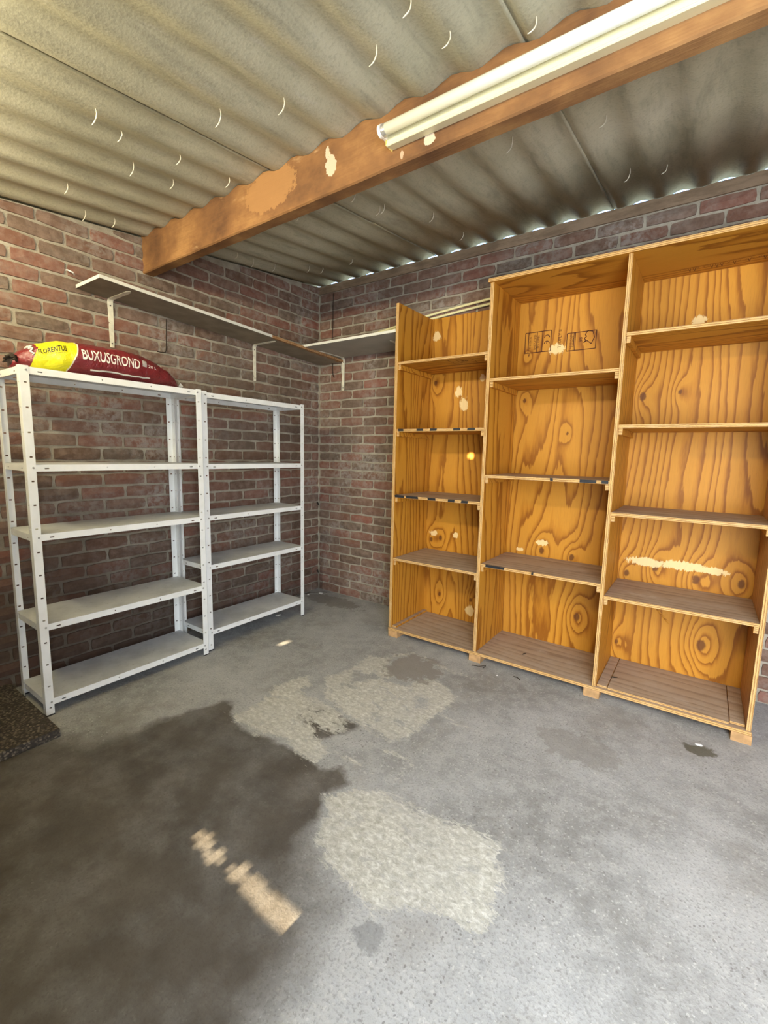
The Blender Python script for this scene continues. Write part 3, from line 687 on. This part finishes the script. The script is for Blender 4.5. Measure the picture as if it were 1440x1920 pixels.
# ------------------------------------------------------------------ wall shelves on brackets
def bracket(root, at, horiz, down, w=.031, arm=.24, leg=.27):
    """pressed steel bracket: leg down the wall, arm out along `horiz`"""
    off = Vector(root.location); at = Vector(at); hv = Vector(horiz); sv = Vector((-hv.y, hv.x, 0)) if abs(hv.x) > abs(hv.y) else Vector((hv.y, -hv.x, 0)) 
    mb = MB(); prof = []
    for i in range(7): a = math.pi/2*i/6; prof.append((.018-.018*math.sin(a) if False else .018*(1-math.cos(a)), -.018*(1-math.sin(a))))
    path = [(0, -leg)]+[(p[0], p[1]) for p in prof]+[(arm*.9, .0), (arm, .0)]
    wd = [w*.5]*(len(path)-2)+[w*.42, w*.15]; wd[0] = w*.36
    vs = []
    for (h, z), q in zip(path, wd):
        for s in (-1, 1): vs.append(at+hv*h+Vector((0, 0, z))+sv*q*s)
    n = len(path); mb.add(vs, [(2*i, 2*i+1, 2*i+3, 2*i+2) for i in range(n-1)])
    # stiffening rib along the middle
    vs = []
    for i, (h, z) in enumerate(path):
        nh, nz = (1, 0) if i == 0 else (.7, -.7) if 0 < i < n-2 else (0, -1)
        dd = .012 if 0 < i < n-1 else .002
        vs += [at+hv*h+Vector((0, 0, z)), at+hv*(h+nh*dd)+Vector((0, 0, z+nz*dd))]
    mb.build('shelf_bracket', 'bracket', root, off=off, solid=.003)
    for k in (.035, leg-.022):
        MB().tube([at+Vector((0, 0, -k)), at+hv*.004+Vector((0, 0, -k))], [.0045, .0035], 8).build('bracket_screw', 'wire', root, off=off)
sz = lambda y: 2.073-(y)*.048 if y > -9 else 0      # underside of the long left shelf, which sags towards the corner
ws = empty('wall_shelf', (.15, -1.0, 2.10), 'long white board shelf on brackets, high on the left brick wall', 'shelf')
off = Vector(ws.location); mb = MB(); T = .018
ysq = [-1.94, -1.5, -1.1, -.80, -.55, -.3, -.006]
for a, b in zip(ysq[:-1], ysq[1:]):
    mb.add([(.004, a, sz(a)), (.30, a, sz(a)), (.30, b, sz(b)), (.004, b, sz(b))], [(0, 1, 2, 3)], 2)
    mb.add([(.004, a, sz(a)+T), (.30, a, sz(a)+T), (.30, b, sz(b)+T), (.004, b, sz(b)+T)], [(3, 2, 1, 0)], 0)
    mb.add([(.30, a, sz(a)), (.30, b, sz(b)), (.30, b, sz(b)+T), (.30, a, sz(a)+T)], [(0, 1, 2, 3)], 0 if b < -.7 else 1)
a = ysq[0]; mb.add([(.004, a, sz(a)), (.30, a, sz(a)), (.30, a, sz(a)+T), (.004, a, sz(a)+T)], [(0, 1, 2, 3)], 0)
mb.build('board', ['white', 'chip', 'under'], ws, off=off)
# broken strip of bare chipboard under the front edge
mb = MB(); K = 22
for i in range(K+1):
    y = -.80+.79*i/K; w = .02+.018*abs(mnoise.noise(Vector((y*9, 0, 0))))*3
    mb.v += [(.3005, y, sz(y)-.0005), (.3-w, y, sz(y)-.0012), (.3005, y, sz(y)+T*.7)]
for i in range(K): mb.f += [(3*i, 3*i+1, 3*i+4, 3*i+3), (3*i, 3*i+3, 3*i+5, 3*i+2)]; mb.m += [0, 0]
mb.build('bare_chipboard_edge', 'chip', ws, off=off)
for y in (-1.765, -.73): bracket(ws, (.012, y, sz(y)-.002), (1, 0, 0), 1)
ws2 = empty('wall_shelf', (.7, -.25, 2.11), 'deep white board shelf on the back brick wall beside the plywood unit', 'shelf')
off = Vector(ws2.location)
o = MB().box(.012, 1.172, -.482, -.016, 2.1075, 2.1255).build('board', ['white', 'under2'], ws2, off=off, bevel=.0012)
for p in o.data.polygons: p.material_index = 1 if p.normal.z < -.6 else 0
for x in (.302, 1.0): bracket(ws2, (x, -.018, 2.1055), (0, -1, 0), 1, arm=.30)

# ------------------------------------------------------------------ plywood bookcase
bk = empty('plywood_bookcase', (2.2, -.29, 0), 'large unpainted plywood bookcase in three bays against the back wall', 'bookcase')
cur = bk; off = Vector(bk.location)
YF, YB = -.514, -.060
def plyboard(name, x0, x1, y0, y1, z0, z1, kind, parent=bk, face=None):
    """kind: 'upright', 'flat', 'block'"""
    o = MB().box(x0, x1, y0, y1, z0, z1).build(name, [face or ('ply_z' if kind == 'upright' else 'ply_x'), 'edge_h', 'edge_v', 'dusty'], parent, bevel=.0014, off=off)
    for p in o.data.polygons:
        n = p.normal
        if kind == 'upright': p.material_index = 2 if n.y < -.6 else 0
        elif kind == 'flat': p.material_index = 1 if n.y < -.6 else 3 if n.z > .6 else 0
        elif kind == 'block': p.material_index = 1 if n.y < -.6 else 3 if n.z > .6 else 0
    return o
ZB = .046       # underside of the base board
stiles = [(1.180, 1.203, 2.278), (1.832, 1.853, 2.283), (2.535, 2.554, 2.283), (3.195, 3.214, 2.283)]
for i, (a, b, zt) in enumerate(stiles):
    plyboard('side_panel', a, b, YF, YB, ZB+.0205 if i else ZB+.0205, zt, 'upright', face='ply_dark' if i in (3,) else None)
plyboard('base_board', 1.178, 3.216, YF-.003, YB-.002, ZB-.001, ZB+.0195, 'flat')
plyboard('top_board', 1.822, 3.262, YF-.012, YB+.004, 2.2835, 2.303, 'flat')
for a, b in ((1.180, 1.256), (1.808, 1.886), (2.494, 2.574), (3.143, 3.221)):
    plyboard('foot', a, b, YF-.002, YF+.30, 0, ZB-.001, 'foot', face='footw')
# inner floor boards and strips lying on the base
plyboard('base_strip', 1.204, 1.236, YF+.012, YB-.004, ZB+.020, ZB+.034, 'block')
plyboard('base_strip', 2.556, 2.606, YF+.014, YB-.004, ZB+.020, ZB+.031, 'flat')
plyboard('base_strip', 3.136, 3.194, YF+.030, YB-.004, ZB+.020, ZB+.031, 'flat')
plyboard('base_panel', 2.6095, 3.1325, YF+.012, YB-.004, ZB+.020, ZB+.030, 'flat')
# shelves with their cleats
bays = [(1.2035, 1.8315, [1.904, 1.466, 1.019, .575]), (1.8535, 2.5345, [1.749, 1.185, .639]), (2.5545, 3.1945, [1.917, 1.469, 1.024, .579])]
shelf_objs = {}
for bi, (x0, x1, zs) in enumerate(bays):
    for zi, z in enumerate(zs):
        if bi == 0 and zi == 0:
            s = plyboard('shelf', x0, x1, YF+.004, YB-.006, z-.017, z, 'flat')
        else: s = plyboard('shelf', x0, x1, YF+.002, YB-.006, z-.018, z, 'flat')
        shelf_objs[bi, zi] = s
        for a, b in ((x0+.0002, x0+.019), (x1-.019, x1-.0002)):
            plyboard('cleat', a, b, YF+.008, YB-.03, z-.050, z-.0185, 'block', face='ply_x')
# back panels with knots, torn pale spots
KN = [[(1.241, 1.824, 1), (1.33, .67, 1), (1.34, .23, .8), (1.60, .237, .8), (1.25, .648, 1), (1.72, 1.1, .5)],
      [(1.925, 1.953, .5), (1.915, 1.665, .8), (2.09, .68, 1.2), (2.282, .661, 1.1), (2.341, .278, 1.3), (2.2, 1.45, .6)],
      [(2.60, 1.657, 1.2), (2.60, .617, 1), (2.746, .673, 1.2), (2.944, .638, 1.3), (3.144, .649, 1.2), (3.001, .268, 1.6), (2.58, .179, .8), (2.777, 1.672, .7)]]
PALE = [[(1.431, 1.754, .045, .055), (1.475, 1.66, .05, .07), (1.613, 1.834, .03, .04), (1.455, .705, .032, .032), (1.596, .15, .05, .06), (1.24, 2.16, .05, .05), (1.27, .70, .05, .03)],
        [(2.10, 1.975, .07, .05), (2.089, .735, .06, .03), (1.944, .668, .04, .02)],
        [(2.83, 2.04, .05, .045), (2.70, .70, .16, .038), (2.88, .705, .18, .038), (3.02, .70, .10, .03)]]
tops = [2.284, 2.283, 2.283]
for bi, (x0, x1, zs) in enumerate(bays):
    a, b = x0-.010, x1+.010
    if bi == 0: a = x0-.02
    z0, z1 = ZB+.0, tops[bi]
    nx, nz = int((b-a)/.01), int((z1-z0)/.012)
    X, Z = np.meshgrid(np.linspace(a, b, nx), np.linspace(z0, z1, nz), indexing='ij'); px, pz = X.ravel(), Z.ravel()
    kh = np.zeros_like(px); kc = np.zeros_like(px); pa = np.full(px.shape, -1.0)
    for i, (cx, cz, s) in enumerate(KN[bi]):
        kh += .95*s*np.exp(-(((px-cx)/(.045*s+.01))**2+((pz-cz)/(.075*s+.02))**2))
        kc = np.maximum(kc, 1.25-np.hypot((px-cx)/(.019*s), (pz-cz)/(.030*s)))
    for cx, cz, rx, rz in PALE[bi]: pa = np.maximum(pa, 1-np.hypot((px-cx)/rx, (pz-cz)/rz))
    kc = np.clip(kc, -1, 1.2); pa = np.clip(pa, -1.0, 1)
    idx = np.arange(nx*nz).reshape(nx, nz)
    f = np.stack([idx[:-1, :-1], idx[1:, :-1], idx[1:, 1:], idx[:-1, 1:]], -1).reshape(-1, 4)
    me = bpy.data.meshes.new('back_panel'); me.from_pydata(np.stack([px-off.x, np.full(px.shape, YB-off.y), pz-off.z], 1).tolist(), [], f.tolist())
    attrset(me, 'knot_h', kh); attrset(me, 'knot_core', kc); attrset(me, 'pale', pa)
    o = meshobj('back_panel', me, 'ply_back', bk); md = o.modifiers.new('thickness', 'SOLIDIFY'); md.thickness = .006; md.offset = -1
# black tape on shelf edges
def tape(bi, zi, spans, h=.015):
    for a, b in spans:
        z = bays[bi][2][zi]; k = rnd.uniform(-.004, .004)
        mb = MB().add([(a, 0, 0), (b, 0, 0), (b+k, 0, h), (a+k, 0, h), (a+k, .012, h+.0006), (b+k, .012, h+.0006)], [(0, 1, 2, 3), (3, 2, 5, 4)])
        mb.v = [(x, y+YF+.0012, zz+z-.0155) for x, y, zz in mb.v]
        p = shelf_objs[bi, zi]
        o = mb.build('tape', 'black', p, off=off, solid=.0005)
tape(0, 1, [(1.221, 1.262), (1.363, 1.412), (1.462, 1.511), (1.628, 1.676), (1.723, 1.774)])
tape(0, 2, [(1.206, 1.28), (1.297, 1.393), (1.465, 1.524), (1.611, 1.658), (1.703, 1.749)])
tape(1, 1, [(2.237, 2.253), (2.39, 2.473), (2.497, 2.53)]); tape(1, 2, [(1.886, 2.005), (2.166, 2.178)])
# printed mill stamps (flat ink on the back panel and under a shelf)
def text_mesh(txt, size):
    cu = bpy.data.curves.new('txt', 'FONT'); cu.body = txt; cu.resolution_u = 2; cu.size = size; cu.align_x = 'CENTER'; cu.align_y = 'CENTER'
    o = bpy.data.objects.new('txt', cu); COL.objects.link(o)
    me = bpy.data.meshes.new_from_object(o.evaluated_get(bpy.context.evaluated_depsgraph_get())); bpy.data.objects.remove(o)
    return [tuple(v.co) for v in me.vertices], [tuple(p.vertices) for p in me.polygons]
def ink(parent, name, items, lines, org, ux, uz, mat='ink', lw=.0022):
    """items: (text, size, u, v, quarter turns); lines: segments; in the plane through org spanned by ux, uz"""
    org, ux, uz = Vector(org), Vector(ux), Vector(uz); mb = MB()
    for txt, size, u, v, rot in items:
        vs, fs = text_mesh(txt, size); c, s = math.cos(rot*math.pi/2), math.sin(rot*math.pi/2)
        mb.add([org+ux*(u+x*c-y*s)+uz*(v+x*s+y*c) for x, y, _ in vs], fs)
    for a, b, c, d in lines:
        L = math.hypot(c-a, d-b); nx, ny = -(d-b)/L*lw/2, (c-a)/L*lw/2
        mb.add([org+ux*(a+nx)+uz*(b+ny), org+ux*(a-nx)+uz*(b-ny), org+ux*(c-nx)+uz*(d-ny), org+ux*(c+nx)+uz*(d+ny)], [(0, 1, 2, 3)])
    return mb.build(name, mat, parent, off=off)
def rect(a, b, c, d): return [(a, b, c, b), (c, b, c, d), (c, d, a, d), (a, d, a, b)]
yk = YB-.0012
arc = lambda cx, cz, r, a0, a1, n=8: [(cx+r*math.cos(a0+(a1-a0)*i/n), cz+r*math.sin(a0+(a1-a0)*i/n), cx+r*math.cos(a0+(a1-a0)*(i+1)/n), cz+r*math.sin(a0+(a1-a0)*(i+1)/n)) for i in range(n)]
CE = arc(2.035, 2.052, .016, 0, math.pi)+arc(2.035, 2.015, .016, 0, math.pi)+[(2.035, 2.015, 2.035, 2.031)]
ink(bk, 'printed_stamp', [('0407-CPD', .022, 1.960, 2.032, 1), ('EN 13986', .020, 1.982, 2.032, 1), ('EN 636-3S', .017, 1.930, 2.032, 1)],
    rect(1.897, 1.968, 2.060, 2.094)+[(1.918, 1.968, 1.918, 2.094), (1.972, 1.968, 1.972, 2.094), (2.006, 1.968, 2.006, 2.094)]+CE, (0, yk, 0), (1, 0, 0), (0, 0, 1), 'ink', .0046)
ink(bk, 'printed_stamp', [('TSUPLY II', .027, 2.115, 2.035, 1)], [], (0, yk, 0), (1, 0, 0), (0, 0, 1))
hd = [(2.275, 2.005), (2.30, 1.985), (2.315, 2.02), (2.305, 2.055), (2.275, 2.062), (2.262, 2.04), (2.272, 2.03), (2.258, 2.02), (2.268, 2.008), (2.255, 1.995), (2.275, 2.005)]
ink(bk, 'printed_stamp', [('98', .030, 2.238, 2.015, 1), ('C-C PLUGGED', .014, 2.180, 2.01, 1), ('EXTERIOR', .014, 2.192, 2.01, 1)],
    rect(2.157, 1.955, 2.325, 2.060)+[(2.198, 1.955, 2.198, 2.060), (2.206, 1.955, 2.206, 2.060)]+[(a[0], a[1], b[0], b[1]) for a, b in zip(hd[:-1], hd[1:])], (0, yk, 0), (1, 0, 0), (0, 0, 1), 'ink', .0044)
zk = 1.904-.0182
ink(shelf_objs[0, 0], 'printed_stamp', [('98', .05, 1.64, -.42, 0)], rect(1.55, -.47, 1.70, -.36)+[(1.60, -.47, 1.60, -.36), (1.56, -.33, 1.62, -.28), (1.62, -.33, 1.68, -.28), (1.68, -.33, 1.73, -.30)], (0, 0, zk), (1, 0, 0), (0, 1, 0), 'ink', .003)
# pencilled scribble along the underside of the top board
L = []; x = 2.72
rr = random.Random(3)
while x < 3.17:
    h = rr.choice((.012, .016, .05)); L += [(x, -.16, x+.008, -.16+h), (x+.008, -.16+h, x+.012, -.158)]; x += rr.uniform(.012, .030)
ink(bk, 'pencil_scribble', [], L, (0, 0, 2.2822), (1, 0, 0), (0, 1, 0), 'pencil', .0022)
# small dowel mark / slat leaning in the lower right bay
mb = MB(); mb.tube([(2.775, YB-.006, .43), (2.84, YB-.006, .36)], .005, 6); mb.build('glued_sliver', 'ply_x', bk, off=off)

# ------------------------------------------------------------------ conduits behind the bookcase
def spline(pts, n=10):
    out = []
    P = [Vector(pts[0])]+[Vector(p) for p in pts]+[Vector(pts[-1])]
    for i in range(1, len(P)-2):
        for k in range(n):
            t = k/n; a, b, c, d = P[i-1], P[i], P[i+1], P[i+2]
            out.append(.5*((2*b)+(c-a)*t+(2*a-5*b+4*c-d)*t*t+(3*b-a-3*c+d)*t**3))
    out.append(P[-2]); return out
for dz, lab in ((0, 'lower of two cream plastic conduits lying above the left bay of the bookcase'), (.030, 'upper of two cream plastic conduits lying above the left bay of the bookcase')):
    pts = spline([(.42-dz*2, -.24, 2.135+dz*.2), (.80, -.13, 2.225+dz*.5), (1.155, -.034, 2.296+dz), (1.64, -.034, 2.330+dz*1.1), (2.3, -.034, 2.352+dz*1.1)])
    solo(MB().tube(pts, .0085, 10), 'plastic_conduit', 'cream', (1.4, -.034, 2.30+dz), lab, 'conduit', smooth=True)

# ------------------------------------------------------------------ small things on the walls
def wire(pts, r, lab, name='hanging_wire'):
    solo(MB().tube(spline(pts, 6), r, 6), name, 'wire', pts[0], lab, 'wire', smooth=True)
wire([(.185, -.018, 2.655), (.181, -.020, 2.55), (.178, -.018, 2.42), (.172, -.019, 2.30), (.170, -.018, 2.135)], .0032, 'black wire hanging down the back wall above the corner shelf')
wire([(.182, -.018, 2.10), (.178, -.019, 2.03), (.184, -.018, 1.975), (.200, -.020, 1.952)], .0035, 'short black wire end on the back wall below the corner shelf')
wire([(.019, -1.431, 2.123), (.019, -1.436, 2.03), (.019, -1.441, 1.935), (.019, -1.455, 1.915), (.019, -1.50, 1.912)], .003, 'thin black hooked wire on the left wall between two shelf brackets')
solo(MB().tube([(.022, -1.985, 2.243), (.05, -1.99, 2.238), (.052, -1.965, 2.232), (.03, -1.95, 2.229)], .004, 6), 'wall_hook', 'chipw', (.022, -1.985, 2.243), 'small white hook on the left wall left of the long shelf', 'hook')
for (u, z, lab) in ((.012, .815, 'upper dark wall plug hole at the brick corner'), (.012, .17, 'lower dark wall plug hole at the brick corner')):
    solo(MB().tube([(.010, -.03, z+.02), (.022, -.035, z+.01), (.026, -.028, z-.006)], [.006, .009, .004], 6), 'wall_plug', 'wire', (.012, -.03, z), lab.replace(' hole', ''), 'wall plug')

# ------------------------------------------------------------------ cobweb strands under the roof
cw = [(0.958, -2.116), (0.362, -2.085), (0.128, -1.919), (0.134, -1.774), (1.006, -1.902), (0.764, -1.793), (1.053, -2.247), (1.369, -1.96), (1.607, -1.869), (1.332, -1.14), (1.331, -0.92), (0.939, -1.155), (1.381, -0.948), (0.169, -0.99), (0.157, -0.845), (0.192, -0.678), (0.33, -0.458), (0.403, -0.388), (0.687, -0.38), (2.165, -1.92), (2.198, -1.757), (2.144, -1.091), (2.482, -0.975), (1.513, -0.645), (1.514, -0.257), (2.496, -0.443), (2.647, -0.379), (1.998, -1.853), (0.79, -1.99), (1.001, -1.656), (2.416, -1.642)]
for x, y in cw:
    z = roof_z(x, y)-.001; L = rnd.uniform(.035, .062); a = rnd.uniform(-.4, .4)
    pts = [(x, y, z), (x+.004*a, y+.003, z-L*.35), (x-.004, y, z-L*.7), (x-.012+a*.01, y-.004, z-L*.92), (x-.022, y-.006, z-L)]
    solo(MB().tube(spline(pts, 4), [.0008+.0016*abs(math.sin(k*.19)) for k in range(17)], 5), 'cobweb_strand', 'web', (x, y, z), 'pale curled cobweb strand under the roof, '+('on the lamp side of the beam' if y < -1.56 else 'between the beam and the back wall'), 'cobweb', 'cobweb strands on the lamp side of the beam' if y < -1.56 else 'cobweb strands between beam and back wall', smooth=True)

# ------------------------------------------------------------------ floor clutter
mb = MB().box(-.02+.03, .672, -2.95, -2.372, .0005, .040)
s = solo(mb, 'concrete_slab', 'slab', (.34, -2.6, 0), 'dark pebbled concrete paving slab beside the left rack', 'slab', bevel=.006)
def shard(name, mat, x, y, sx, sy, h, lab, cat, seed=1, z=0.0):
    r = random.Random(seed); n = 7; mb = MB(); vs = []
    for k in range(n):
        a = 2*math.pi*k/n; q = r.uniform(.7, 1.1); vs.append((x+sx*q*math.cos(a), y+sy*q*math.sin(a), z+.0003))
    for k in range(n):
        a = 2*math.pi*k/n; q = r.uniform(.45, .8); vs.append((x+sx*q*math.cos(a), y+sy*q*math.sin(a), z+h*r.uniform(.7, 1)))
    mb.add(vs, [(k, (k+1) % n, n+(k+1) % n, n+k) for k in range(n)]+[tuple(range(n))[::-1], tuple(range(n, 2*n))])
    return solo(mb, name, mat, (x, y, z), lab, cat)
shard('paint_chip', 'chipw', 3.023, -.655, .017, .012, .004, 'white chip on the floor before the right end of the bookcase', 'chip', 2)
shard('wood_offcut', 'cem', .262, -.735, .022, .030, .012, 'small pale offcut on the floor under the corner rack', 'offcut', 3)
shard('cement_crumb', 'cem', .13, -.105, .030, .02, .014, 'larger cement crumb on the floor in the wall corner', 'rubble', 4)
shard('cement_crumb', 'cem', .07, -.21, .016, .012, .010, 'smaller cement crumb on the floor in the wall corner', 'rubble', 5)
shard('cement_crumb', 'chipw', 2.03, -.60, .007, .005, .003, 'tiny white crumb on the floor near the middle bay', 'rubble', 6)
def twig(pts, lab, r=.002, mat='wire', name='twig'):
    solo(MB().tube(spline(pts, 5), r, 5), name, mat, pts[0], lab, 'twig')
twig([(1.855, -.575, .003), (1.90, -.562, .004), (1.935, -.545, .012), (1.93, -.57, .004)], 'dark dry twig on the floor before the second bookcase foot')
twig([(2.115, -.555, .003), (2.14, -.56, .006), (2.16, -.575, .003)], 'short dry twig on the floor before the middle bay', .0025)
twig([(.02, -.30, .004), (.06, -.18, .012), (.12, -.08, .006), (.16, -.05, .003)], 'thin dark twig in the wall corner on the floor', .0025)
for x, y, a, lab in ((2.62, -.36, .4, 'dark dry leaf bit on the base of the right bay'), (2.11, -.35, 1.2, 'dark dry leaf bit on the base of the middle bay')):
    z = ZB+(.0315 if x > 2.5 else .021)
    c, s_ = math.cos(a), math.sin(a)
    P = [(-.022, 0), (-.005, .005), (.02, .002), (.0, -.004)]
    solo(MB().add([(x+u*c-v*s_, y+u*s_+v*c, z+.001+.003*(k % 2)) for k, (u, v) in enumerate(P)]+[(x+u*c-v*s_, y+u*s_+v*c, z) for u, v in P], [(0, 1, 2, 3), (7, 6, 5, 4), (0, 4, 5, 1), (1, 5, 6, 2), (2, 6, 7, 3), (3, 7, 4, 0)]), 'leaf_bit', 'leaf', (x, y, z), lab, 'leaf')
mb = MB(); x, y, z = .125, -.93, .1345
mb.add([(x-.02, y-.03, z), (x, y-.008, z+.012), (x+.012, y+.03, z+.020), (x+.002, y+.012, z+.006), (x-.022, y+.005, z+.002)], [(0, 1, 4), (1, 2, 3), (1, 3, 4)])
solo(mb, 'dead_leaf', 'leaf', (x, y, z), 'curled dark dead leaf on the bottom shelf of the corner rack', 'leaf', solid=.001)
